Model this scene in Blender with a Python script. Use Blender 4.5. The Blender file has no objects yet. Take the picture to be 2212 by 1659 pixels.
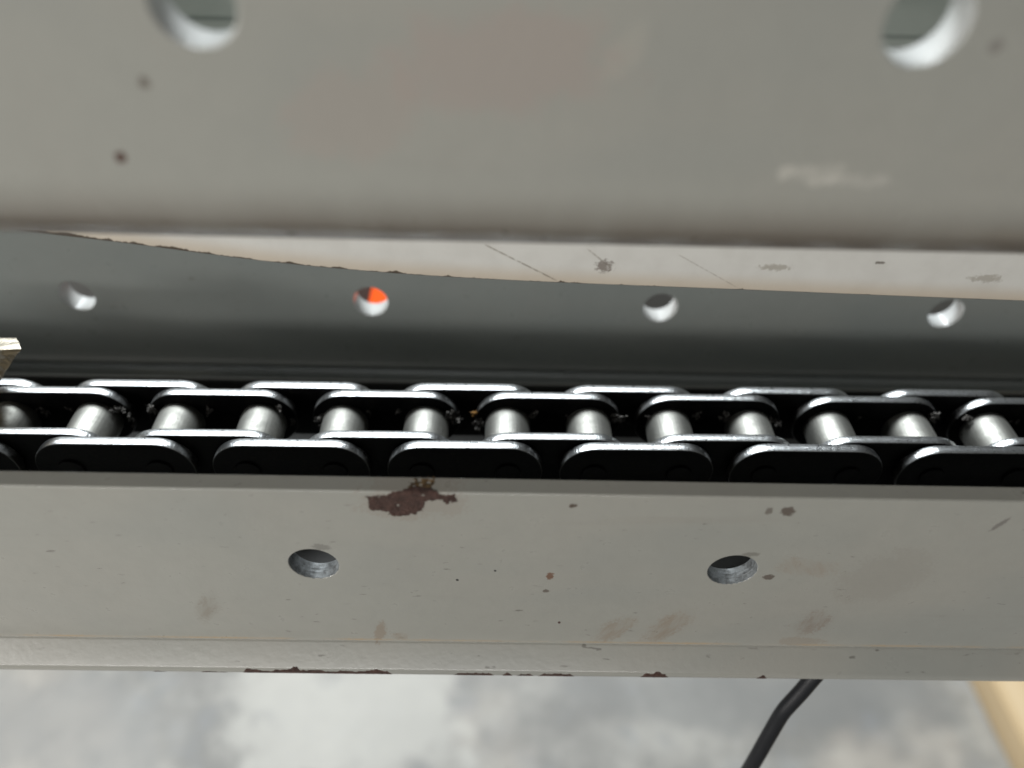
import bpy, bmesh, math, random
from mathutils import Vector, Matrix, noise

random.seed(7)
SC = bpy.context.scene
COL = SC.collection
MM = 0.001
EYE = 800.0            # camera height above the floor, mm

# ------------------------------------------------------------------ camera
def cam_axes(p, yaw, roll):
    f = Vector((math.sin(yaw) * math.cos(p), math.cos(yaw) * math.cos(p), -math.sin(p)))
    r = Vector((math.cos(yaw), -math.sin(yaw), 0.0))
    u = r.cross(f)
    c, s = math.cos(roll), math.sin(roll)
    return c * r + s * u, -s * r + c * u, f

r_, u_, f_ = cam_axes(math.radians(41.98), math.radians(1.41), math.radians(2.01))
cam = bpy.data.cameras.new('camera')
cam_o = bpy.data.objects.new('camera', cam)
COL.objects.link(cam_o)
m = Matrix((r_, u_, -f_)).transposed().to_4x4()
m.translation = (0, 0, EYE * MM)
cam_o.matrix_world = m
cam.sensor_width = 36.0
cam.lens = 1661 / 2212 * 36.0
cam.clip_start = 0.004
cam.clip_end = 100.0
cam.dof.use_dof = True
cam.dof.focus_distance = 0.212
cam.dof.aperture_fstop = 5.6
SC.camera = cam_o

# ------------------------------------------------------------------ world, lamps, exposure
world = bpy.data.worlds.new('World')
SC.world = world
world.use_nodes = True
bg = world.node_tree.nodes['Background']
bg.inputs[0].default_value = (1.0, 0.98, 0.95, 1)
bg.inputs[1].default_value = 0.045

def area(name, loc, target, sx, sy, power, col):
    l = bpy.data.lights.new(name, 'AREA')
    l.shape = 'RECTANGLE'
    l.size, l.size_y = sx, sy
    l.energy = power
    l.color = col
    o = bpy.data.objects.new(name, l)
    COL.objects.link(o)
    o.location = loc
    o.rotation_euler = (Vector(target) - Vector(loc)).to_track_quat('-Z', 'Y').to_euler()
    return o

T = (0, 0.17, 0.64)
# long ceiling fitting behind the machine: lights the chain, the hole walls and the floor
area('hall_lamp_rear', (-0.7, 1.85, 3.25), T, 1.9, 0.9, 195, (0.93, 0.98, 1.0))
# low bank of light behind the viewer
area('hall_lamp_front', (-0.6, -2.9, 1.79), T, 2.6, 0.12, 34, (1.0, 0.98, 0.95))
# nearer fill lamp, added unseen to brighten the left side
area('added_fill_left', (-0.95, -0.45, 0.875), T, 0.6, 0.12, 9.6, (1.0, 0.97, 0.93))

vs = SC.view_settings
vs.view_transform = 'Standard'
vs.look = 'None'
vs.exposure = 0.0
vs.gamma = 1.0
vs.use_curve_mapping = False
SC.cycles.max_bounces = 8
SC.cycles.use_denoising = True

# ------------------------------------------------------------------ helpers
def W(x, y, z):                       # mm seen from the eye -> world metres
    return Vector((x * MM, y * MM, (EYE + z) * MM))

def tag(o, label=None, cat=None, group=None, kind=None):
    if label: o['label'] = label
    if cat: o['category'] = cat
    if group: o['group'] = group
    if kind: o['kind'] = kind
    return o

def link(name, me, mats=(), parent=None, loc=None):
    o = bpy.data.objects.new(name, me)
    COL.objects.link(o)
    for mt in mats:
        if mt.name not in [x.name for x in me.materials if x]:
            me.materials.append(mt)
    if parent is not None:
        o.parent = parent
    if loc is not None:
        o.location = loc
    return o

def smooth(me, ang=30):
    me.shade_smooth()
    me.set_sharp_from_angle(angle=math.radians(ang))

def mesh_from(verts, faces, name='m'):
    me = bpy.data.meshes.new(name)
    me.from_pydata([tuple(v) for v in verts], [], faces)
    me.validate()
    me.update()
    return me

def fix_normals(me):
    bm = bmesh.new(); bm.from_mesh(me)
    bmesh.ops.remove_doubles(bm, verts=bm.verts, dist=1e-7)
    bmesh.ops.recalc_face_normals(bm, faces=bm.faces)
    bm.to_mesh(me); bm.free(); me.update()
    return me

def arc(cx, cy, r, a0, a1, n):
    return [(cx + r * math.cos(math.radians(a0 + (a1 - a0) * i / n)),
             cy + r * math.sin(math.radians(a0 + (a1 - a0) * i / n))) for i in range(n + 1)]

def extrude_x(prof, x0, x1, nx=1):
    """closed profile of (y,z) mm extruded along X (mm) -> mesh in metres"""
    verts, faces = [], []
    n = len(prof)
    for i in range(nx + 1):
        x = x0 + (x1 - x0) * i / nx
        for (y, z) in prof:
            verts.append((x * MM, y * MM, z * MM))
    for i in range(nx):
        for k in range(n):
            a, b = i * n + k, i * n + (k + 1) % n
            faces.append((a, b, b + n, a + n))
    faces.append(tuple(range(n)))
    faces.append(tuple(nx * n + k for k in reversed(range(n))))
    return fix_normals(mesh_from(verts, faces))

def drill(me, holes, depth0, depth1, r, rim, mats=None, ridges=False):
    """cut round holes along Y through the mesh, with a softened rim"""
    base = bpy.data.objects.new('tmp', me); COL.objects.link(base)
    bm = bmesh.new()
    n = 56
    for (hx, hz) in holes:
        prof = [(depth0, r), (depth1, r)]
        if ridges:                              # worn cutting marks inside the hole
            prof = [(depth0, r), (1.5, r), (1.9, r - 0.16), (2.5, r - 0.02), (3.0, r - 0.17), (3.5, r - 0.03), (4.0, r - 0.15), (depth1, r - 0.15)]
        rings = []
        for (dy, rr) in prof:
            rings.append([bm.verts.new(((hx + rr * math.cos(2 * math.pi * i / n)) * MM, dy * MM, (hz + rr * math.sin(2 * math.pi * i / n)) * MM)) for i in range(n)])
        for ra, rb in zip(rings, rings[1:]):
            for i in range(n):
                j = (i + 1) % n
                bm.faces.new((ra[i], ra[j], rb[j], rb[i]))
        vs0, vs1 = rings[0], rings[-1]
        bm.faces.new(vs0); bm.faces.new(list(reversed(vs1)))
    bmesh.ops.recalc_face_normals(bm, faces=bm.faces)
    cme = bpy.data.meshes.new('cut'); bm.to_mesh(cme); bm.free()
    cut = bpy.data.objects.new('cut', cme); COL.objects.link(cut)
    if mats:
        me.materials.append(mats[0]); cme.materials.append(mats[1])
    b = base.modifiers.new('b', 'BOOLEAN'); b.operation = 'DIFFERENCE'; b.object = cut; b.solver = 'EXACT'
    if mats: b.material_mode = 'TRANSFER'
    v = base.modifiers.new('v', 'BEVEL'); v.width = rim * MM; v.segments = 3; v.limit_method = 'ANGLE'
    v.angle_limit = math.radians(50); v.use_clamp_overlap = True
    dg = bpy.context.evaluated_depsgraph_get()
    out = bpy.data.meshes.new_from_object(base.evaluated_get(dg), depsgraph=dg)
    bpy.data.objects.remove(base); bpy.data.objects.remove(cut)
    smooth(out, 30)
    # big flat faces keep their own normal
    tmp = bpy.data.objects.new('tmp2', out); COL.objects.link(tmp)
    w = tmp.modifiers.new('w', 'WEIGHTED_NORMAL'); w.keep_sharp = True; w.weight = 100
    dg = bpy.context.evaluated_depsgraph_get()
    out2 = bpy.data.meshes.new_from_object(tmp.evaluated_get(dg), depsgraph=dg)
    bpy.data.objects.remove(tmp)
    return out2

# ------------------------------------------------------------------ materials
class NT:
    def __init__(self, name):
        self.m = bpy.data.materials.new(name); self.m.use_nodes = True
        self.t = self.m.node_tree; self.n = self.t.nodes; self.l = self.t.links
        self.b = self.n['Principled BSDF']
    def new(self, typ, **kw):
        x = self.n.new(typ)
        for k, v in kw.items(): setattr(x, k, v)
        return x
    def put(self, sock, v):
        if hasattr(v, 'node'): self.l.new(v, sock)
        elif isinstance(v, (tuple, list)) and len(v) == 3 and sock.type == 'RGBA': sock.default_value = (*v, 1)
        else: sock.default_value = v
    def math(self, op, a, b=0.0, c=0.0, clamp=False):
        x = self.new('ShaderNodeMath', operation=op, use_clamp=clamp)
        self.put(x.inputs[0], a); self.put(x.inputs[1], b); self.put(x.inputs[2], c)
        return x.outputs[0]
    def mix(self, f, a, b):
        x = self.new('ShaderNodeMix', data_type='RGBA')
        self.put(x.inputs[0], f); self.put(x.inputs[6], a); self.put(x.inputs[7], b)
        return x.outputs[2]
    def ramp(self, v, a, b, c=0.0, d=1.0):
        x = self.new('ShaderNodeMapRange', interpolation_type='SMOOTHSTEP')
        self.put(x.inputs[0], v); self.put(x.inputs[1], a); self.put(x.inputs[2], b); self.put(x.inputs[3], c); self.put(x.inputs[4], d)
        return x.outputs[0]
    def coords(self, scale=(1, 1, 1), uv=False):
        tc = self.new('ShaderNodeTexCoord'); mp = self.new('ShaderNodeMapping')
        self.l.new(tc.outputs['UV' if uv else 'Object'], mp.inputs[0])
        mp.inputs['Scale'].default_value = scale
        return mp.outputs[0]
    def noise(self, vec, scale, detail=3, rough=0.55):
        x = self.new('ShaderNodeTexNoise'); self.put(x.inputs['Vector'], vec)
        x.inputs['Scale'].default_value = scale; x.inputs['Detail'].default_value = detail; x.inputs['Roughness'].default_value = rough
        return x.outputs[0]
    def bump(self, h, strength, dist):
        x = self.new('ShaderNodeBump'); x.inputs['Strength'].default_value = strength; x.inputs['Distance'].default_value = dist
        self.put(x.inputs['Height'], h); self.l.new(x.outputs[0], self.b.inputs['Normal'])
    def out(self, col=None, rough=None, metal=None, **kw):
        if col is not None: self.put(self.b.inputs['Base Color'], col)
        if rough is not None: self.put(self.b.inputs['Roughness'], rough)
        if metal is not None: self.put(self.b.inputs['Metallic'], metal)
        for k, v in kw.items(): self.put(self.b.inputs[k], v)
        return self.m

def paint(name, base, stains=(), crease=None, gate_r=(0.40, 0.58), warm=(0.30, 0.25, 0.20), specks=True, rough=0.30, coat=0.5):
    """grey machine enamel; stains = (x, z, rx, rz, shear, colour, alpha, streaky) in mm on the part's own axes"""
    t = NT(name)
    co = t.coords((1000, 1000, 1000))            # mm
    sep = t.new('ShaderNodeSeparateXYZ'); t.l.new(co, sep.inputs[0])
    X, Y, Z = sep.outputs
    n_big = t.noise(co, 0.018, 3)
    n_mid = t.noise(co, 0.16, 4)
    n_fine = t.noise(co, 1.1, 4, 0.65)
    col = t.mix(t.ramp(n_big, 0.3, 0.7, 0.0, 0.3), base, tuple(c * k for c, k in zip(base, (1.05, 0.98, 0.96))))  # broad warm and cool tints paint in soft satin reflections
    n_big2 = t.noise(t.coords((500, 1000, 1000)), 0.024, 2)
    col = t.mix(t.ramp(n_big2, 0.46, 0.68, 0.0, 0.5), col, tuple(c * k for c, k in zip(base, (0.84, 0.87, 0.90))))
    col = t.mix(t.ramp(n_mid, 0.35, 0.75, 0.0, 0.18), col, tuple(c * 0.8 for c in base))
    scr = t.noise(t.coords((90, 1000, 2600)), 0.5, 5, 0.7)      # fine hairline scuffs
    col = t.mix(t.ramp(scr, 0.62, 0.8, 0.0, 0.2), col, tuple(c * 1.25 for c in base))
    # long faint wiping marks along the rail
    wipe = t.noise(t.coords((25, 1000, 420)), 0.35, 4, 0.6)
    col = t.mix(t.ramp(wipe, 0.58, 0.78, 0.0, 0.16), col, tuple(c * 0.72 for c in warm))
    rgh = t.math('ADD', t.math('MULTIPLY', n_mid, 0.16), rough - 0.08)
    if specks:
        sp = t.noise(t.coords((260, 600, 900)), 0.8, 3, 0.5)
        gate = t.ramp(t.noise(co, 0.05, 2), 0.42, 0.6)
        col = t.mix(t.math('MULTIPLY', t.ramp(sp, 0.66, 0.73, 0, 0.6), gate), col, (0.07, 0.06, 0.05))
    jx = t.math('SUBTRACT', n_fine, 0.5); jm = t.math('SUBTRACT', n_mid, 0.5)
    for (sx, sz, rx, rz, sh, c, alpha, streak) in stains:
        dz = t.math('SUBTRACT', Z, sz)
        dx = t.math('SUBTRACT', t.math('SUBTRACT', X, sx), t.math('MULTIPLY', dz, sh))
        u = t.math('MULTIPLY', dx, 1.0 / rx); v = t.math('MULTIPLY', dz, 1.0 / rz)
        r = t.math('SQRT', t.math('ADD', t.math('MULTIPLY', u, u), t.math('MULTIPLY', v, v)))
        r = t.math('ADD', r, t.math('MULTIPLY', jx, 1.5)); r = t.math('ADD', r, t.math('MULTIPLY', jm, 1.4))
        mk = t.ramp(r, 1.0, 0.45 if streak else 0.7, 0.0, alpha)
        if streak:
            cmb = t.new('ShaderNodeCombineXYZ'); t.put(cmb.inputs[0], t.math('MULTIPLY', dx, 0.42)); t.put(cmb.inputs[1], t.math('MULTIPLY', dz, 0.10))
            mk = t.math('MULTIPLY', mk, t.ramp(t.noise(cmb.outputs[0], 1.0, 5, 0.65), 0.3, 0.68, 0.15, 1.0))
        col = t.mix(mk, col, c)
    if crease is not None:                        # corner dirt, plus painted light: front rail highlight, upper rail bend shade
        zc, wd, c = crease
        d = t.math('ABSOLUTE', t.math('SUBTRACT', Z, zc))
        along = t.ramp(t.noise(t.coords((1000, 0, 0)), 0.03, 3), *gate_r)
        mk = t.math('MULTIPLY', t.ramp(t.math('ADD', d, t.math('MULTIPLY', jx, min(wd, 1.6))), wd, wd * 0.1, 0, 0.9), along)
        col = t.mix(mk, col, c)
    t.bump(t.math('ADD', t.math('MULTIPLY', t.noise(co, 0.5, 2), 1.0), t.math('MULTIPLY', n_fine, 0.25)), 0.12, 0.0004)
    return t.out(col, rgh, 0.0, **{'Coat Weight': coat, 'Coat Roughness': 0.12})

GREY = (0.338, 0.340, 0.308)
TAN = (0.24, 0.17, 0.11)
RUSTY = (0.065, 0.038, 0.025)

# front rail: own axes start on the web face at the inside corner (y = 117.8, z = -209)
def F(x, z): return (x, z + 209.0)
front_stains = []
for (x, z, rx, rz, sh, c, a, s) in [
    (-32.8, -203, 1.9, 6.2, 0.15, TAN, 0.5, False), (-27, -206, 3, 2.2, 0.3, TAN, 0.5, True), (35, -201, 5.6, 8.0, 0.45, TAN, 0.5, True),
    (50.5, -199.5, 6.5, 10, 0.4, TAN, 0.55, True), (91.3, -196, 5.6, 7.6, 0.1, (0.19, 0.125, 0.085), 0.5, True),
    (90, -206, 8, 2.4, 0, TAN, 0.3, False), (82, -169, 10.5, 4.8, -0.6, (0.28, 0.21, 0.15), 0.38, True),
    (-20, -145, 15, 7, 0, (0.27, 0.23, 0.19), 0.35, False), (70.9, -146, 2.0, 1.9, 0, RUSTY, 0.8, False), (66.2, -146.1, 1.1, 1.5, 0, RUSTY, 0.6, False),
    (18.5, -145, 1.3, 0.9, 0, RUSTY, 0.9, False), (14.8, -174.6, 1.2, 1.9, 0, (0.16, 0.08, 0.045), 0.9, False),
    (18.8, -197.5, 0.55, 0.8, 0, (0.06, 0.02, 0.02), 1, False), (73.1, -173.6, 1.9, 1.6, 0, RUSTY, 0.75, False),
    (0.2, -172.4, 0.4, 0.5, 0, (0.03, 0.03, 0.03), 1, False), (-9.9, -176.9, 0.4, 0.5, 0, (0.03, 0.03, 0.03), 1, False),
    (-79.5, -191.5, 3.8, 9.0, 0.35, (0.21, 0.18, 0.14), 0.6, True), (124.6, -149.7, 0.9, 3.2, 0.5, (0.18, 0.17, 0.155), 0.9, False),
    (14.2, -181.6, 1.1, 0.8, 0, RUSTY, 0.7, False), (104, -173, 13, 14, 0.2, (0.25, 0.23, 0.20), 0.25, False),
    (-44, -163, 2.4, 1.6, -0.4, (0.16, 0.155, 0.14), 0.6, False), (66, -163.5, 2.8, 1.1, 0.3, (0.15, 0.14, 0.12), 0.6, False)]:
    fx, fz = F(x, z)
    front_stains.append((fx, fz, rx, rz, sh, c, a, s))
M_front = paint('grey_enamel_front', GREY, front_stains, crease=(0.9, 1.1, (0.42, 0.31, 0.19)))  # tan corner line is dirt and a painted highlight

def U(x, z): return (x, z + 83.9)
upper_stains_sheen = []
for (x, z, rx, rz, sh, c, a, s) in [
    (-56.8, -47.4, 1.1, 1.2, 0, RUSTY, 0.6, False), (-64.3, -60.2, 1.0, 1.1, 0, (0.08, 0.04, 0.03), 0.9, False),
    (54, -60.2, 6, 2.6, 0.3, (0.62, 0.60, 0.54), 0.5, True), (62, -61.2, 7, 1.4, 0.2, (0.60, 0.58, 0.53), 0.35, True), (49, -60.0, 1.6, 1.6, 0.4, (0.62, 0.60, 0.54), 0.4, False),
    (75.3, -38.5, 1.1, 1.3, 0, (0.16, 0.14, 0.13), 0.5, False), (18.3, -41.3, 3.6, 5, 0.5, (0.42, 0.40, 0.35), 0.3, False),
    (0, -43, 20, 9, 0.2, (0.36, 0.30, 0.27), 0.5, False), (-25, -52, 12, 9, 0.3, (0.36, 0.31, 0.275), 0.4, False)]:  # last two: pinkish patches paint soft reflections into the enamel
    fx, fz = U(x, z)
    upper_stains_sheen.append((fx, fz, rx, rz, sh, c, a, s))
M_upper = paint('grey_enamel_upper', GREY, upper_stains_sheen, crease=(2.0, 19.0, (0.115, 0.085, 0.062)), gate_r=(0.1, 0.55), specks=False, coat=0.0)  # brown dirt band also paints in the shade of the downturned bend
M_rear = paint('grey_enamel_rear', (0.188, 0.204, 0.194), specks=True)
t = NT('bare_grubby_bore')
co = t.coords((1000, 1000, 1000)); n = t.noise(co, 0.5, 5, 0.65)
t.bump(n, 0.4, 0.0005)
M_wall = paint('pale_lit_bore', (0.50, 0.51, 0.50), specks=False, rough=0.25)  # pale colour paints the rear lamp's light into the hole walls
M_bore = t.out(t.mix(t.ramp(n, 0.35, 0.7), (0.27, 0.29, 0.30), (0.10, 0.105, 0.105)), 0.5, 0.25)
M_back = paint('grey_green_enamel', (0.40, 0.44, 0.415), specks=True)
M_panel = paint('grey_enamel_panel', (0.25, 0.25, 0.245), specks=False)

# off-white guide plate; UV v = distance up from its lower edge (mm)
t = NT('off_white_enamel')
co = t.coords((1000, 1000, 1000)); uv = t.coords((1, 1, 1), uv=True)
su = t.new('ShaderNodeSeparateXYZ'); t.l.new(uv, su.inputs[0])
nf = t.noise(co, 0.9, 4, 0.65); nm = t.noise(co, 0.12, 4)
col = t.mix(t.ramp(nm, 0.35, 0.7, 0, 0.5), (0.65, 0.645, 0.61), (0.57, 0.56, 0.525))
edge_n = t.noise(t.coords((1, 0.02, 0), uv=True), 0.09, 6, 0.75)
lim = t.math('MULTIPLY', t.ramp(t.math('SUBTRACT', edge_n, t.math('MULTIPLY', su.outputs[0], 0.0009)), 0.42, 0.72), 1.25)
col = t.mix(t.ramp(su.outputs[1], 6.0, 0.3, 0, 0.55), col, (0.48, 0.37, 0.24))
col = t.mix(t.ramp(t.math('SUBTRACT', t.math('ADD', su.outputs[1], t.math('MULTIPLY', nf, 0.4)), lim), 0.45, 0.2, 0, 0.95), col, (0.05, 0.035, 0.022))
sx = t.new('ShaderNodeSeparateXYZ'); t.l.new(co, sx.inputs[0])
def pstain(col, x, z, rx, rz, c, al):
    u = t.math('MULTIPLY', t.math('SUBTRACT', sx.outputs[0], x), 1 / rx); v = t.math('MULTIPLY', t.math('SUBTRACT', sx.outputs[2], z), 1 / rz)
    r = t.math('SQRT', t.math('ADD', t.math('MULTIPLY', u, u), t.math('MULTIPLY', v, v)))
    return t.mix(t.ramp(t.math('ADD', r, t.math('MULTIPLY', t.math('SUBTRACT', nf, 0.5), 2.6)), 1, 0.5, 0, al), col, c)
def pline(col, x, z, dx, dz, w, c, al):
    L = math.hypot(dx, dz); nx, nz = -dz / L, dx / L
    d = t.math('ADD', t.math('MULTIPLY', t.math('SUBTRACT', sx.outputs[0], x), nx), t.math('MULTIPLY', t.math('SUBTRACT', sx.outputs[2], z), nz))
    s = t.math('ADD', t.math('MULTIPLY', t.math('SUBTRACT', sx.outputs[0], x), dx / L), t.math('MULTIPLY', t.math('SUBTRACT', sx.outputs[2], z), dz / L))
    inside = t.math('MULTIPLY', t.ramp(s, -1, 1), t.ramp(s, L + 1, L - 1))
    return t.mix(t.math('MULTIPLY', t.math('MULTIPLY', t.ramp(t.math('ABSOLUTE', d), w, w * 0.2, 0, al), inside), t.ramp(nf, 0.35, 0.55)), col, c)
col = pline(col, -3.6, -102.3 + 165, 17.9, -9.9, 0.35, (0.2, 0.17, 0.13), 0.75)
col = pline(col, 22, -103 + 165, 6, -5, 0.35, (0.2, 0.17, 0.13), 0.6)
col = pline(col, 45, -104 + 165, 16, -9, 0.25, (0.25, 0.22, 0.18), 0.5)
col = pstain(col, 26.4, -107.7 + 165, 2.6, 2.2, (0.16, 0.13, 0.11), 0.8)
col = pstain(col, 70, -107 + 165, 5, 1.2, (0.28, 0.25, 0.2), 0.6)
col = pstain(col, 96, -105.0 + 165, 1.5, 0.6, (0.1, 0.08, 0.06), 0.8)
col = pstain(col, 125, -109.0 + 165, 5, 1.4, (0.3, 0.27, 0.22), 0.6)
t.bump(nf, 0.1, 0.0004)
M_guide = t.out(col, 0.42)

def steel(name, base, rough, grain=(1, 1, 1), gscale=1.0, bump=0.25, metal=1.0, tint=None):
    t = NT(name)
    oi = t.new('ShaderNodeObjectInfo')
    def shifted(sc):
        tc = t.new('ShaderNodeTexCoord'); mp = t.new('ShaderNodeMapping'); t.l.new(tc.outputs['Object'], mp.inputs[0])
        mp.inputs['Scale'].default_value = sc
        cb = t.new('ShaderNodeCombineXYZ'); off = t.math('MULTIPLY', oi.outputs['Random'], 57.0)
        t.put(cb.inputs[0], off); t.put(cb.inputs[1], off); t.l.new(cb.outputs[0], mp.inputs['Location'])
        return mp.outputs[0]
    g = t.noise(shifted(tuple(1000 * q for q in grain)), gscale, 4, 0.6)
    n = t.noise(shifted((1000, 1000, 1000)), 0.35, 4); d = t.noise(shifted((1000, 1000, 1000)), 0.75, 4, 0.7)
    col = t.mix(t.ramp(n, 0.3, 0.75, 0, 0.5), base, tint or tuple(b * 0.6 for b in base))
    col = t.mix(t.ramp(g, 0.5, 0.8, 0, 0.4), col, tuple(b * 0.4 for b in base))
    dirt = t.ramp(t.math('ADD', d, t.math('MULTIPLY', oi.outputs['Random'], 0.05)), 0.67, 0.78)
    col = t.mix(dirt, col, (0.06, 0.055, 0.045))
    t.bump(t.math('ADD', g, t.math('MULTIPLY', dirt, 0.5)), bump, 0.0003)
    rg = t.math('ADD', t.math('MULTIPLY', n, 0.22), t.math('ADD', t.math('MULTIPLY', oi.outputs['Random'], 0.08), rough - 0.14))
    return t.out(col, rg, t.math('SUBTRACT', metal, t.math('MULTIPLY', dirt, 0.8)))

t = NT('worn_bright_steel')          # rubbed bright on top; greasy ends also paint in the fading light
oi = t.new('ShaderNodeObjectInfo'); tco = t.new('ShaderNodeTexCoord'); mpo = t.new('ShaderNodeMapping'); t.l.new(tco.outputs['Object'], mpo.inputs[0])
mpo.inputs['Scale'].default_value = (1000, 1000, 1000); cbo = t.new('ShaderNodeCombineXYZ'); t.put(cbo.inputs[0], t.math('MULTIPLY', oi.outputs['Random'], 83.0)); t.l.new(cbo.outputs[0], mpo.inputs['Location'])
n = t.noise(mpo.outputs[0], 0.5, 4, 0.6); spot = t.noise(mpo.outputs[0], 0.9, 4, 0.7)
cut = t.noise(t.coords((2600, 300, 500)), 1.0, 3, 0.6)
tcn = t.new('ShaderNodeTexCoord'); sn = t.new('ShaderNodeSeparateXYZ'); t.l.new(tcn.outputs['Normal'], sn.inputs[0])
bare_lit = t.ramp(t.math('ADD', sn.outputs[2], t.math('MULTIPLY', t.math('SUBTRACT', n, 0.5), 0.9)), 0.30, 0.82)
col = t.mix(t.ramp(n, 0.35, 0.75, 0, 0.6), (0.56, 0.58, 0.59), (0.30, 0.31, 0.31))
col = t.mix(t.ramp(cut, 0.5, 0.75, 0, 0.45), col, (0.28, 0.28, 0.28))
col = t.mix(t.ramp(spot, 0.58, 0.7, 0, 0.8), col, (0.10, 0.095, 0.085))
col = t.mix(bare_lit, (0.020, 0.019, 0.018), col)
t.bump(t.math('ADD', cut, t.math('MULTIPLY', n, 0.4)), 0.35, 0.0003)
M_edge = t.out(col, t.math('ADD', t.math('MULTIPLY', n, 0.2), 0.2), t.math('MULTIPLY', bare_lit, 1.0))
M_roller = steel('roller_steel', (0.37, 0.37, 0.345), 0.56, (1.6, 0.06, 1.6), 1.3, 0.22)
t = NT('shaded_black_grease')  # grease on the link sides, blackened to paint in their dark reflections
co = t.coords((1000, 1000, 1000)); n = t.noise(co, 0.4, 5, 0.65)
t.bump(n, 0.4, 0.0006)
M_grease = t.out(t.mix(t.ramp(n, 0.45, 0.75), (0.003, 0.0031, 0.0036), (0.009, 0.008, 0.0075)), t.math('ADD', t.math('MULTIPLY', n, 0.3), 0.35), 0.0, **{'Specular IOR Level': 0.12})
t = NT('lint_and_grime')
n = t.noise(t.coords((1000, 1000, 1000)), 1.2, 4, 0.7)
M_grime = t.out(t.mix(t.ramp(n, 0.4, 0.7), (0.03, 0.028, 0.026), (0.30, 0.285, 0.265)), 0.9, 0.0)
t = NT('amber_grease')
M_amber = t.out((0.28, 0.14, 0.03), 0.5)
t = NT('gap_black')
n = t.noise(t.coords((1000, 1000, 1000)), 0.1, 4)
M_tray = t.out(t.mix(n, (0.010, 0.010, 0.009), (0.022, 0.021, 0.018)), 0.55, 0.0)
t = NT('rust_primer')
co = t.coords((1000, 1000, 1000)); n = t.noise(co, 0.45, 5, 0.7); n2 = t.noise(co, 2.2, 3, 0.7)
col = t.mix(t.ramp(n, 0.35, 0.65), (0.045, 0.020, 0.014), (0.095, 0.046, 0.034))
col = t.mix(t.ramp(n2, 0.62, 0.75, 0, 0.6), col, (0.19, 0.14, 0.11))
t.bump(t.math('ADD', n, t.math('MULTIPLY', n2, 0.6)), 1.0, 0.0012)
M_rust = t.out(col, 0.62)
t = NT('yellow_rust')
n = t.noise(t.coords((1000, 1000, 1000)), 0.6, 5, 0.7)
t.bump(n, 0.7, 0.0006)
M_rust2 = t.out(t.mix(t.ramp(n, 0.4, 0.62), (0.06, 0.035, 0.016), (0.24, 0.15, 0.06)), 0.7)
t = NT('grimy_cut_steel')
co = t.coords((1000, 1000, 1000)); n = t.noise(co, 0.22, 5, 0.7)
gm = t.new('ShaderNodeNewGeometry'); sg = t.new('ShaderNodeSeparateXYZ'); t.l.new(t.new('ShaderNodeTexCoord').outputs['Normal'], sg.inputs[0])
side = t.ramp(sg.outputs[2], 0.8, 0.4)
col = t.mix(t.math('MULTIPLY', side, t.ramp(n, 0.38, 0.55)), (0.40, 0.37, 0.31), (0.20, 0.155, 0.085))
col = t.mix(t.math('MULTIPLY', side, t.ramp(n, 0.55, 0.7)), col, (0.03, 0.025, 0.015))
t.bump(n, 0.5, 0.001)
col = t.mix(t.ramp(n, 0.3, 0.6, 0, 0.5), col, (0.2, 0.17, 0.12))
M_lug = t.out(col, 0.4, t.ramp(n, 0.5, 0.6, 0.7, 0.0))
M_orange = NT('orange_plastic').out((0.80, 0.085, 0.004), 0.7, **{'Specular IOR Level': 0.1})
t = NT('black_rubber'); n = t.noise(t.coords((1000, 1000, 1000)), 0.8, 3)
M_rubber = t.out(t.mix(n, (0.007, 0.008, 0.010), (0.013, 0.014, 0.017)), 0.5, **{'Specular IOR Level': 0.3})
t = NT('pine'); w = t.noise(t.coords((300, 12, 300)), 0.12, 4)
M_wood = t.out(t.mix(t.ramp(w, 0.35, 0.65), (0.50, 0.37, 0.21), (0.60, 0.47, 0.30)), 0.6)
t = NT('concrete')
co = t.coords((1000, 1000, 1000))
n1 = t.noise(co, 0.0065, 5, 0.6); n2 = t.noise(co, 0.018, 5, 0.62); n3 = t.noise(co, 0.005, 3)
col = t.mix(t.ramp(n1, 0.40, 0.62), (0.165, 0.161, 0.150), (0.31, 0.301, 0.277))
col = t.mix(t.ramp(n2, 0.5, 0.72, 0, 0.55), col, (0.20, 0.21, 0.22))
col = t.mix(t.ramp(n3, 0.5, 0.65, 0, 0.5), col, (0.42, 0.38, 0.33))
sf = t.new('ShaderNodeSeparateXYZ'); t.l.new(co, sf.inputs[0])
def patch(col, x, y, rx, ry, c, al):              # worn and stained areas of the slab
    u = t.math('MULTIPLY', t.math('SUBTRACT', sf.outputs[0], x), 1 / rx); v = t.math('MULTIPLY', t.math('SUBTRACT', sf.outputs[1], y), 1 / ry)
    rr = t.math('SQRT', t.math('ADD', t.math('MULTIPLY', u, u), t.math('MULTIPLY', v, v)))
    return t.mix(t.ramp(t.math('ADD', rr, t.math('MULTIPLY', t.math('SUBTRACT', n2, 0.5), 2.2)), 1.15, 0.6, 0, al), col, c)
n4 = t.noise(co, 0.045, 4, 0.6)
col = t.mix(t.ramp(n4, 0.45, 0.7, 0, 0.4), col, (0.17, 0.167, 0.156))
col = patch(col, -150, 365, 150, 75, (0.40, 0.392, 0.362), 0.7)
col = patch(col, 300, 395, 240, 45, (0.17, 0.171, 0.165), 0.7)
col = patch(col, -460, 350, 140, 60, (0.20, 0.20, 0.195), 0.6)
t.bump(t.noise(co, 0.25, 4), 0.3, 0.003)
M_floor = t.out(col, 0.55)

# ------------------------------------------------------------------ setting
me = mesh_from([(-8, -4, 0), (8, -4, 0), (8, 10, 0), (-8, 10, 0)], [(0, 1, 2, 3)])
tag(link('floor', me, [M_floor]), 'pale blotchy concrete floor far below the rails', kind='structure')

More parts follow.
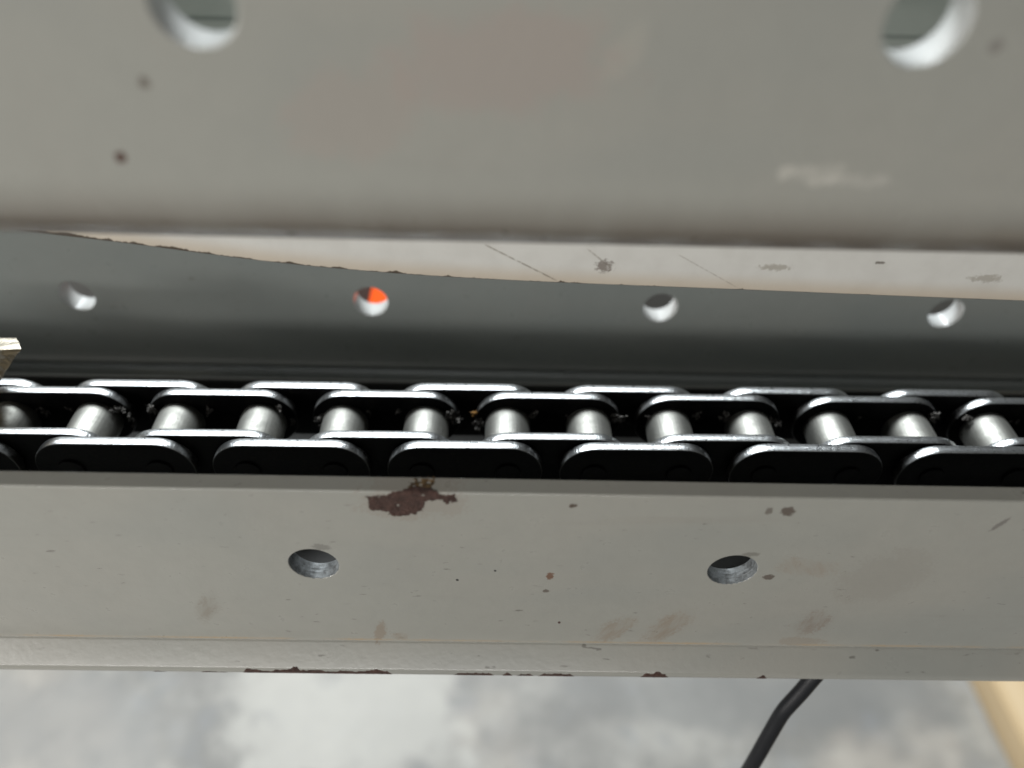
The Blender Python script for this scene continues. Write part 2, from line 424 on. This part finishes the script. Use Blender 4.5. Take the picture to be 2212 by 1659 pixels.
# ------------------------------------------------------------------ rails
RX0, RX1 = -330.0, 330.0
TH = 5.0
SLOPE = math.radians(45)
def rail_profile(height, flange, TH=5.0, r_top=0.7, r_in=1.3, r_edge=2.2):
    """(y,z) around the web face at y=0 and the inside corner at z=0; flange towards -y"""
    p = []
    p += arc(r_top, height - r_top, r_top, 180, 90, 5)               # front top edge
    p += arc(TH - 0.6, height - 0.6, 0.6, 90, 0, 3)                   # back top edge
    ca, sa = math.cos(SLOPE), math.sin(SLOPE)
    def tilt(q): return (q[0] * ca - q[1] * sa, q[0] * sa + q[1] * ca)   # flange falls away towards the viewer
    p += arc(TH - 5.5, -1.0, 5.5, 0, -38, 6)                          # outside of the bend
    p += [tilt(q) for q in arc(-flange + r_edge, -TH + r_edge, r_edge, -90, -180, 6)]    # flange nose, lower
    p += [tilt(q) for q in arc(-flange + r_edge, -r_edge, r_edge, 180, 90, 6)]           # flange nose, upper
    p += [(-0.45, -0.45 * math.tan(SLOPE)), (0.15, -0.25), (0.4, 0.15), (0.35, 0.5), (-0.25, 0.75), (-0.2, 1.3), (0.0, 2.0)]   # inside corner
    return p

HR = 6.45

def holes_for(x0, z): return [(x0 + 110 * k, z) for k in range(-2, 4) if RX0 + 12 < x0 + 110 * k < RX1 - 12]

# lower front rail
me = drill(extrude_x(rail_profile(68.0, 10.1), RX0, RX1), holes_for(-47.2, 38.3), -3, TH + 3, HR, 0.45, (M_front, M_bore), True)
front_rail = link('steel_rail', me, [], loc=W(0, 117.8, -209))
tag(front_rail, 'grey painted steel rail in front of the chain with a red-brown rust patch', 'rail', 'drilled grey steel rails')
# rear rail behind the chain
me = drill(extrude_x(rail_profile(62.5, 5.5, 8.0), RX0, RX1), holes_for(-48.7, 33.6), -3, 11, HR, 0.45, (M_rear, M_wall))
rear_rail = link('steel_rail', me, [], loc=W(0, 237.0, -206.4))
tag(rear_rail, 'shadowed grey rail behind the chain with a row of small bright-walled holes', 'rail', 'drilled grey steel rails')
# upper rail, nearest to the viewer: its lower flange turns away from the viewer
p = []
HU = 79.0; RB = 20.0; TU = 8.0
p += arc(1.1, HU - 1.1, 1.1, 180, 90, 4) + arc(TU - 0.6, HU - 0.6, 0.6, 90, 0, 3)
p += arc(RB, RB, RB - TU, 180, 270, 8)
p += arc(28 - 1.5, TU - 1.5, 1.5, 90, 0, 3) + arc(28 - 1.5, 1.5, 1.5, 0, -90, 3)
p += arc(RB, RB, RB, 270, 180, 20)
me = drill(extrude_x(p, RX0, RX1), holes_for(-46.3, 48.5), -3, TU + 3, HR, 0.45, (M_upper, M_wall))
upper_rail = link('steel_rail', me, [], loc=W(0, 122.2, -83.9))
tag(upper_rail, 'large out of focus grey rail across the top with two big holes', 'rail', 'drilled grey steel rails')

# chips and rust lying on the front rail: thin ragged skins that follow the profile
def prof_point(s):
    """s<0 down the web from the top edge start, 0..q round the edge, beyond that onto the lip"""
    r = 0.7; q = r * math.pi / 2
    if s <= 0: return (0.0, 68 - r + s), (-1, 0)
    if s <= q:
        a = math.pi - s / r
        return (r + r * math.cos(a), 68 - r + r * math.sin(a)), (math.cos(a), math.sin(a))
    return (r + (s - q), 68.0), (0, 1)

def nose_point(s):
    """round the flange nose: s=0 on top of the flange 4 mm in, growing outwards and down"""
    fl, r = 10.1, 2.2
    flat = 2.5; q = r * math.pi / 2
    if s <= flat: pt, nn = (-fl + r + flat - s, 0.0), (0, 1)
    elif s <= flat + 2 * q:
        a = math.pi / 2 + (s - flat) / r
        pt, nn = (-fl + r + r * math.cos(a), -r + r * math.sin(a)), (math.cos(a), math.sin(a))
    else: pt, nn = (-fl, -r), (-1, 0)
    ca, sa = math.cos(SLOPE), math.sin(SLOPE)
    return (pt[0] * ca - pt[1] * sa, pt[0] * sa + pt[1] * ca), (nn[0] * ca - nn[1] * sa, nn[0] * sa + nn[1] * ca)

def inside(poly, x, y):
    c = False; j = len(poly) - 1
    for i in range(len(poly)):
        xi, yi = poly[i]; xj, yj = poly[j]
        if (yi > y) != (yj > y) and x < (xj - xi) * (y - yi) / (yj - yi) + xi: c = not c
        j = i
    return c

def skin(name, test, x0, x1, s0, s1, fn, mat, parent, step=0.3, lift=0.10, label=None):
    nx = int((x1 - x0) / step) + 1; ns = int((s1 - s0) / step) + 1
    on = [[test(x0 + i * step, s0 + k * step) for k in range(ns)] for i in range(nx)]
    vid, verts, faces = {}, [], []
    def v(i, k):
        if (i, k) not in vid:
            jx = 0.35 * step * noise.noise((i * 0.9, k * 0.9, 3.1)); js = 0.35 * step * noise.noise((i * 0.9, k * 0.9, 9.7))
            x, s = x0 + i * step + jx, s0 + k * step + js
            full = all(0 <= i + a < nx and 0 <= k + b < ns and on[i + a][k + b] for a in (-1, 0, 1) for b in (-1, 0, 1))
            h = lift * (0.8 + 0.5 * noise.noise((x * 0.8, s * 0.8, 1.0))) if full else -0.04
            (y, z), (ny, nz) = fn(s)
            vid[(i, k)] = len(verts)
            verts.append((x * MM, (y + ny * h) * MM, (z + nz * h) * MM))
        return vid[(i, k)]
    for i in range(nx - 1):
        for k in range(ns - 1):
            if on[i][k] and on[i + 1][k] and on[i][k + 1] and on[i + 1][k + 1]:
                faces.append((v(i, k), v(i + 1, k), v(i + 1, k + 1), v(i, k + 1)))
    me = fix_normals(mesh_from(verts, faces))
    # outward: towards the viewer / up
    if sum((f.normal.z - f.normal.y) * f.area for f in me.polygons) < 0: me.flip_normals()
    me.shade_smooth()
    o = link(name, me, [mat], parent)
    if label: o['label'] = label
    return o

def fz(seed, x, s, a=0.9, f=0.55): return a * noise.noise((x * f, s * f, seed)) + 0.4 * a * noise.noise((x * f * 3, s * f * 3, seed + 5))

rust_xz = [(-31.1, -142.5), (-30.5, -144.5), (-30.8, -146.6), (-29.7, -148.4), (-28.0, -148.0), (-26.6, -148.4), (-25.6, -150.1), (-23.1, -150.2), (-18.9, -149.2), (-17.4, -147.2), (-16.6, -144.7), (-14.6, -143.9), (-12.7, -143.7), (-11.8, -145.9), (-11.0, -144.8), (-8.7, -144.2), (-9.4, -142.7), (-9.7, -141.4), (-12.6, -141.6), (-14.3, -140.4), (-16.3, -139.6), (-18.9, -139.2), (-21.2, -139.6), (-22.4, -140.6), (-24.7, -140.9), (-25.5, -141.6), (-28.6, -142.3)]
rust_poly = [(x, z + 209 - 67.3) for x, z in rust_xz]
skin('rust_patch', lambda x, s: inside(rust_poly, x + fz(2, x, s, 0.75, 1.4), s + fz(7, x, s, 0.75, 1.4)) and
     noise.noise((x * 1.3, s * 1.3, 4)) < 0.72, -33, -7, -11, 4.5, prof_point, M_rust, front_rail, 0.16, 0.14, 'red-brown rust patch')
lip_poly = [(-21.5, 1.4), (-21.2, 3.4), (-20.6, 4.7), (-18.3, 5.3), (-14.7, 5.3), (-14.3, 3.2), (-14.9, 1.6)]
skin('rust_patch', lambda x, s: inside(lip_poly, x + fz(3, x, s, 0.8), s + fz(8, x, s, 0.8)) and noise.noise((x * 0.9, s * 0.9, 2)) < 0.38,
     -23, -12, 1.0, 5.6, prof_point, M_rust2, front_rail, 0.25, 0.08, 'yellow-brown rust on the top edge')
for n, (a, b, top) in enumerate([(-100.7, -95.6, 4.3), (-86.6, -77.5, 4.2), (-73.6, -29.4, 3.0), (-11.7, 0.8, 3.3), (2.8, 6.1, 3.1), (6.8, 12.7, 3.6), (13.4, 24.6, 3.2), (43.9, 52.6, 2.9), (78.7, 82.1, 3.0), (-60, -56, 2.1), (47, 51, 2.2)]):
    def tst(x, s, a=a, b=b, top=top, n=n):
        e = min((x - a), (b - x)) / 1.2
        if e < 0: return False
        return s > top + 0.1 + (1 - min(1, e)) * 1.3 + (fz(n + 11, x, 0, 0.9, 0.16) + fz(n + 31, x, 0, 0.35, 0.9)) * min(1, (b - a) / 8) and s < 8.6
    skin('paint_chip', tst, a, b, 1.4, 8.8, nose_point, M_rust, front_rail, 0.25, 0.07)

# ------------------------------------------------------------------ guide plate behind the upper rail
edge = [(-330, -78), (-250, -88), (-190, -94.5), (-140, -99.2), (-122.4, -101.0), (-108.3, -102.4), (-93.1, -104.2), (-78.7, -106.1), (-65.4, -108.2), (-44.7, -110.3), (-21.4, -112.0), (12.0, -113.3), (62.7, -114.3), (99.5, -115.2), (138.2, -116.0), (220, -117.5), (330, -119)]
def edge_z(x):
    for (a, za), (b, zb) in zip(edge, edge[1:]):
        if a <= x <= b:
            return za + (zb - za) * (x - a) / (b - a)
    return edge[-1][1]
def edge_s(x): return sum(edge_z(max(-330, min(330, x + d))) for d in (-14, -7, 0, 7, 14)) / 5
bm = bmesh.new(); uvl = bm.loops.layers.uv.new('UVMap')
rows = [0.0, 0.5, 1.2, 2.5, 5, 9, 16]
tops = [-76.0, -70.0]
ytop = [0.0, 0.0]
nx = 132
grid = []
for i in range(nx + 1):
    x = -330 + 660 * i / nx
    z0 = edge_s(x) + 0.10 * noise.noise((x * 0.4, 0, 0))
    colm = [(x, (0.5 if k == 0 else 0.0), z0 + r, r) for k, r in enumerate(rows)]
    colm += [(x, y, z, z - z0) for y, z in zip(ytop, tops)]
    grid.append(colm)
nr = len(grid[0])
fv = [[bm.verts.new((c[0] * MM, c[1] * MM, (c[2] + 165) * MM)) for c in colm] for colm in grid]
bv = [[bm.verts.new((c[0] * MM, (c[1] + (4.0 if k else 3.5)) * MM, (c[2] + 165) * MM)) for k, c in enumerate(colm)] for colm in grid]
def q(vl, dl):
    f = bm.faces.new(vl)
    for lp, d in zip(f.loops, dl): lp[uvl].uv = d
    return f
for i in range(nx):
    for k in range(nr - 1):
        d = [(grid[a][b][0], grid[a][b][3]) for a, b in ((i, k), (i + 1, k), (i + 1, k + 1), (i, k + 1))]
        q((fv[i][k], fv[i + 1][k], fv[i + 1][k + 1], fv[i][k + 1]), d)
        q((bv[i][k + 1], bv[i + 1][k + 1], bv[i + 1][k], bv[i][k]), [d[3], d[2], d[1], d[0]])
    for k in (0, nr - 1):
        d = [(grid[i][k][0], grid[i][k][3]), (grid[i + 1][k][0], grid[i + 1][k][3])]
        if k == 0: q((fv[i + 1][k], fv[i][k], bv[i][k], bv[i + 1][k]), [d[1], d[0], d[0], d[1]])
        else: q((fv[i][k], fv[i + 1][k], bv[i + 1][k], bv[i][k]), [d[0], d[1], d[1], d[0]])
for i in (0, nx):
    for k in range(nr - 1):
        q((fv[i][k], fv[i][k + 1], bv[i][k + 1], bv[i][k]) if i == 0 else (bv[i][k], bv[i][k + 1], fv[i][k + 1], fv[i][k]), [(0, 20)] * 4)
bmesh.ops.recalc_face_normals(bm, faces=bm.faces)
me = bpy.data.meshes.new('guide'); bm.to_mesh(me); bm.free(); smooth(me, 35)
tag(link('guide_plate', me, [M_guide], loc=W(0, 165, -165)), 'off-white plate with a curved dirty lower edge showing below the upper rail', 'plate')

bp = [(0, 0), (0, 18.0), (-0.9, 18.6), (-0.9, 21.2), (0, 21.9), (0, 38), (6, 38), (6, 0)]
me = extrude_x(bp, RX0, RX1)
tag(link('backing_plate', me, [M_back], loc=W(0, 171.5, -74)), 'grey-green plate glimpsed through the two big holes of the upper rail', 'plate')

# ------------------------------------------------------------------ tray and things behind the rear rail
def box_mesh(x0, x1, y0, y1, z0, z1, bev=0.5, seg=2):
    bm = bmesh.new(); bmesh.ops.create_cube(bm, size=1)
    for v in bm.verts:
        v.co = Vector((x0 + (v.co.x + .5) * (x1 - x0), y0 + (v.co.y + .5) * (y1 - y0), z0 + (v.co.z + .5) * (z1 - z0))) * MM
    bmesh.ops.bevel(bm, geom=bm.edges[:], offset=bev * MM, segments=seg, profile=0.7, affect='EDGES')
    me = bpy.data.meshes.new('b'); bm.to_mesh(me); bm.free(); smooth(me, 50)
    return me
# folded tray added under the chain to make the gap read black
tp = [(0, 10), (0, 0), (102, 0), (102, 10), (100.5, 10), (100.5, 1.5), (1.5, 1.5), (1.5, 10)]
me = extrude_x(tp, RX0, RX1); 
tag(link('dark_gap_tray', me, [M_tray], loc=W(0, 123.4, -213.0)), 'black tray added to keep the gap under the chain dark', 'tray')
# folded rear panel seen through the holes of the rear rail
pp = [(0, 0), (0, 78), (24, 84), (24, 82), (2, 76.5), (2, 0)]
me = extrude_x(pp, RX0 - 60, RX1 + 60)
tag(link('rear_panel', me, [M_panel], loc=W(0, 335, -300)), 'plain grey panel glimpsed through the small holes of the rear rail', 'panel')
me = box_mesh(0, 46, 0, 40, 0, 90, 2.0, 3)
tag(link('orange_block', me, [M_orange], loc=W(-62.6, 286, -308)), 'bright orange plastic block glimpsed through one small hole of the rear rail', 'block')

# ------------------------------------------------------------------ roller chain
PITCH = 25.84
ROT = math.radians(0.57)
chain = bpy.data.objects.new('roller_chain', None); COL.objects.link(chain)
chain.location = W(0, 168.4, -174.7)
chain.rotation_euler = (0, 0, ROT)
chain.empty_display_size = 0.02
tag(chain, 'steel roller chain with bright worn edges and greasy sides painted shade-black', 'chain')

def plate_mesh(h, th, waist=0.0, bev=0.35, seed=0):
    """stadium link plate standing in XZ, thickness along Y, two ends on the pins"""
    R = h / 2; a = PITCH / 2
    out = []
    n = 20
    for i in range(n + 1):
        an = math.radians(90 - 180 * i / n); out.append((a + R * math.cos(an), R * math.sin(an)))
    for k in (1, 2, 3): out.append((a - 2 * a * k / 4, -R + (waist if k == 2 else waist * 0.7)))
    for i in range(n + 1):
        an = math.radians(270 - 180 * i / n); out.append((-a + R * math.cos(an), R * math.sin(an)))
    for k in (1, 2, 3): out.append((-a + 2 * a * k / 4, R - (waist if k == 2 else waist * 0.7)))
    # inward normals per point for the rounded arris
    N = len(out); inn = []
    for i in range(N):
        p0, p1 = Vector(out[i - 1]), Vector(out[(i + 1) % N]); d = (p1 - p0).normalized(); inn.append(Vector((d.y, -d.x)) )
    cx = Vector((0, 0))
    for i in range(N):
        if inn[i].dot(Vector(out[i]) - cx) > 0: inn[i] = -inn[i]
    rings = []
    for (ins, y) in ((bev, -th / 2), (bev * 0.3, -th / 2 + bev * 0.3), (0, -th / 2 + bev), (0, th / 2 - bev), (bev * 0.3, th / 2 - bev * 0.3), (bev, th / 2)):
        rings.append([((out[i][0] + inn[i].x * ins), y, (out[i][1] + inn[i].y * ins)) for i in range(N)])
    verts = [tuple(c * MM for c in v) for r in rings for v in r]
    faces, mats = [], []
    for r in range(5):
        for i in range(N):
            j = (i + 1) % N
            faces.append((r * N + i, r * N + j, (r + 1) * N + j, (r + 1) * N + i)); mats.append(0)
    faces.append(tuple(range(N))); mats.append(1)
    faces.append(tuple(5 * N + i for i in range(N))); mats.append(1)
    me = mesh_from(verts, faces)
    me.materials.append(M_edge); me.materials.append(M_grease)
    me.polygons.foreach_set('material_index', mats)
    bm = bmesh.new(); bm.from_mesh(me); bmesh.ops.recalc_face_normals(bm, faces=bm.faces); bm.to_mesh(me); bm.free()
    smooth(me, 32)
    return me

def roller_mesh(R, L, cham=0.5, n=48):
    prof = [(R - cham, -L / 2), (R - cham * 0.3, -L / 2 + cham * 0.25), (R, -L / 2 + cham), (R, L / 2 - cham), (R - cham * 0.3, L / 2 - cham * 0.25), (R - cham, L / 2)]
    verts, faces = [], []
    for (r, y) in prof:
        for i in range(n):
            a = 2 * math.pi * i / n; verts.append((r * math.cos(a) * MM, y * MM, r * math.sin(a) * MM))
    for k in range(len(prof) - 1):
        for i in range(n):
            j = (i + 1) % n; faces.append((k * n + i, k * n + j, (k + 1) * n + j, (k + 1) * n + i))
    faces.append(tuple(range(n))); faces.append(tuple((len(prof) - 1) * n + i for i in range(n)))
    me = fix_normals(mesh_from(verts, faces)); smooth(me, 40)
    return me

outer_me = plate_mesh(20.8, 3.25)
inner_me = plate_mesh(21.0, 3.05)
roll_me = roller_mesh(7.15, 14.4); roll_me.materials.append(M_roller)
pin_me = roller_mesh(3.9, 30.2, 0.6, 28); pin_me.materials.append(M_grease)
OX0 = -112.9
lift = random.Random(3)
for j in range(-4, 9):
    cx = OX0 + 2 * PITCH * j
    for side in (-1, 1):
        o = link('outer_plate', outer_me, parent=chain, loc=(cx * MM, side * 12.6 * MM, lift.uniform(-.12, .12) * MM))
        o.rotation_euler = (0, lift.uniform(-.004, .004), 0)
        if side == -1:
            for e in (-1, 1):
                pn = link('pin', pin_me, parent=o, loc=(e * PITCH / 2 * MM, 12.55 * MM, 0))
    cx += PITCH
    for side in (-1, 1):
        o = link('inner_plate', inner_me, parent=chain, loc=(cx * MM, side * 8.85 * MM, lift.uniform(-.12, .12) * MM))
        o.rotation_euler = (0, lift.uniform(-.004, .004), 0)
    for e in (-1, 1):
        link('roller', roll_me, parent=chain, loc=((cx + e * PITCH / 2) * MM, 0, 0)).rotation_euler = (0, lift.uniform(0, 6.28), 0)

# clumps of lint and old grease caught between the links
def clump(seed, size, flat=(1, 0.6, 0.8)):
    rnd = random.Random(seed)
    bm = bmesh.new()
    for k in range(16):
        c = Vector((rnd.gauss(0, 1) * flat[0], rnd.gauss(0, 1) * flat[1], rnd.gauss(0, 1) * flat[2])) * size * 0.42
        r = size * rnd.uniform(0.12, 0.34)
        g = bmesh.ops.create_icosphere(bm, subdivisions=2, radius=r)
        for v in g['verts']:
            v.co *= 1 + 0.7 * noise.noise(v.co * 4 / size + Vector((seed, k, 0)))
            v.co += c
    for k in range(10):                                 # short fibres
        a = Vector((rnd.gauss(0, 1), rnd.gauss(0, 1), rnd.gauss(0, 1))).normalized()
        b = Vector((rnd.gauss(0, 1), rnd.gauss(0, 1), rnd.gauss(0, 1))).normalized()
        pts = [a * size * 0.3, a * size * 0.7 + b * size * 0.2, a * size * 0.9 + b * size * 0.6]
        prev = None
        for i, p in enumerate(pts):
            w = 0.05 * (1 - 0.25 * i)
            ring = [bm.verts.new(p + Vector((math.cos(t_), math.sin(t_), math.sin(t_ + 1))) * w) for t_ in (0, 2.1, 4.2)]
            if prev:
                for z in range(3): bm.faces.new((prev[z], prev[(z + 1) % 3], ring[(z + 1) % 3], ring[z]))
            prev = ring
    for v in bm.verts: v.co *= MM
    bmesh.ops.recalc_face_normals(bm, faces=bm.faces)
    me = bpy.data.meshes.new('c'); bm.to_mesh(me); bm.free(); me.shade_smooth()
    return me
clumps = [clump(s, 2.4) for s in range(5)]
rc = random.Random(12)
spots = []
for j in range(-1, 7):
    ax = OX0 + 2 * PITCH * j + PITCH                     # centre of an inner link
    for e in (-1, 1):
        for (dx, dy, dz, s) in ((e * (PITCH / 2 + 9.4), 6.6, 1.5, 1.1), (e * (PITCH / 2 + 7.5), 6.2, 5.2, .8), (e * (PITCH / 2 - 8.6), 6.6, 4.0, .7), (e * (PITCH / 2 + 9.5), -11.4, 4.5, .6), (e * 5, 6.7, 3.5, .5)):
            if rc.random() < 0.6:
                for q_ in range(rc.choice((1, 2, 3))):
                    spots.append((ax + dx + rc.uniform(-1.6, 1.6), dy + rc.uniform(-.4, .3), dz + rc.uniform(-1.6, 1.6), s * rc.uniform(.35, .95)))
for (x, y, z, s) in spots:
    o = link('grime_clump', rc.choice(clumps), [M_grime], chain, (x * MM, y * MM, z * MM))
    o.scale = (s, s * 0.7, s); o.rotation_euler = (rc.uniform(0, 6), rc.uniform(0, 6), rc.uniform(0, 6))
am = clump(33, 1.3)
o = link('grease_blob', am, [M_amber], chain, (-7.2 * MM, 6.4 * MM, 5.0 * MM))
o['label'] = 'speck of amber grease'

# ------------------------------------------------------------------ steel lug at the left, standing by the chain
top = [(-142.3, 178.4), (-138.4, 173.2), (-172, 166), (-178, 174)]
bot = [(-157.5, 179.5), (-154.5, 176.0), (-182, 171), (-186, 177)]
L0 = Vector((-155, 172, -164))
bm = bmesh.new()
va = [bm.verts.new(Vector((x, y, -145.4)) - L0) for x, y in top]
vb = [bm.verts.new(Vector((x, y, -163.5)) - L0) for x, y in bot]
bm.faces.new(va); bm.faces.new(list(reversed(vb)))
for k in range(4):
    bm.faces.new((va[k], vb[k], vb[(k + 1) % 4], va[(k + 1) % 4]))
bmesh.ops.recalc_face_normals(bm, faces=bm.faces)
bmesh.ops.bevel(bm, geom=bm.edges[:], offset=0.7, segments=2, profile=0.7, affect='EDGES')
bmesh.ops.subdivide_edges(bm, edges=[e for e in bm.edges if e.calc_length() > 3], cuts=7, use_grid_fill=True)
bmesh.ops.triangulate(bm, faces=[f for f in bm.faces if len(f.verts) > 4])
for v in bm.verts:
    pz = v.co.copy()
    v.co += Vector((noise.noise(pz * 0.45), noise.noise(pz * 0.45 + Vector((9, 0, 0))), noise.noise(pz * 0.45 + Vector((0, 9, 0))))) * 0.4
    v.co *= MM
me = bpy.data.meshes.new('lug'); bm.to_mesh(me); bm.free(); smooth(me, 40)
lug = link('steel_lug', me, [M_lug], loc=W(*L0))
tag(lug, 'grimy pale steel lug above the chain at the left edge of the frame', 'lug')

# ------------------------------------------------------------------ cable and board below
def tube(pts, r, n=18, sub=8):
    P = [Vector(p) for p in pts]
    path = []
    for i in range(len(P) - 1):
        p0 = P[max(0, i - 1)]; p1 = P[i]; p2 = P[i + 1]; p3 = P[min(len(P) - 1, i + 2)]
        for k in range(sub):
            t_ = k / sub
            path.append(0.5 * ((2 * p1) + (p2 - p0) * t_ + (2 * p0 - 5 * p1 + 4 * p2 - p3) * t_ ** 2 + (3 * p1 - p0 - 3 * p2 + p3) * t_ ** 3))
    path.append(P[-1])
    verts, faces = [], []
    ref = Vector((0.3, 1, 0.2)).normalized()
    for i, p in enumerate(path):
        d = (path[min(i + 1, len(path) - 1)] - path[max(i - 1, 0)]).normalized()
        a = d.cross(ref).normalized(); b = d.cross(a)
        for k in range(n):
            an = 2 * math.pi * k / n
            verts.append((p + (a * math.cos(an) + b * math.sin(an)) * r) * MM)
    for i in range(len(path) - 1):
        for k in range(n):
            j = (k + 1) % n
            faces.append((i * n + k, i * n + j, (i + 1) * n + j, (i + 1) * n + k))
    faces.append(tuple(range(n))); faces.append(tuple((len(path) - 1) * n + k for k in range(n)))
    me = fix_normals(mesh_from(verts, faces)); smooth(me, 50)
    return me
c0 = Vector((97.8, 115.3, -231.0))
cpts = [(150, 190, -222), (122, 140, -220), (108, 122.3, -218.6), (101.6, 118, -224), (97.5, 115.2, -231.5), (94.2, 113.2, -237.6), (93.0, 112.4, -240.6), (92.1, 111.5, -244.5), (90.0, 109.0, -253.2), (87.6, 106.2, -268.3), (86.0, 106, -310), (84, 112, -400), (80, 130, -560), (72, 150, -720), (60, 175, -790), (20, 240, -795), (-60, 260, -795)]
me = tube([Vector(p) - c0 for p in cpts], 2.45)
tag(link('black_cable', me, [M_rubber], loc=W(*c0)), 'thin black cable bending down from under the front rail', 'cable')

me = box_mesh(0, 240, -420, 420, 0, 38, 2.5, 2)
wd = link('wooden_board', me, [M_wood], loc=W(528, 350, -799))
wd.rotation_euler = (0, 0, math.radians(1.3))
tag(wd, 'blurred pale wooden board lying on the floor at the bottom right corner', 'board')
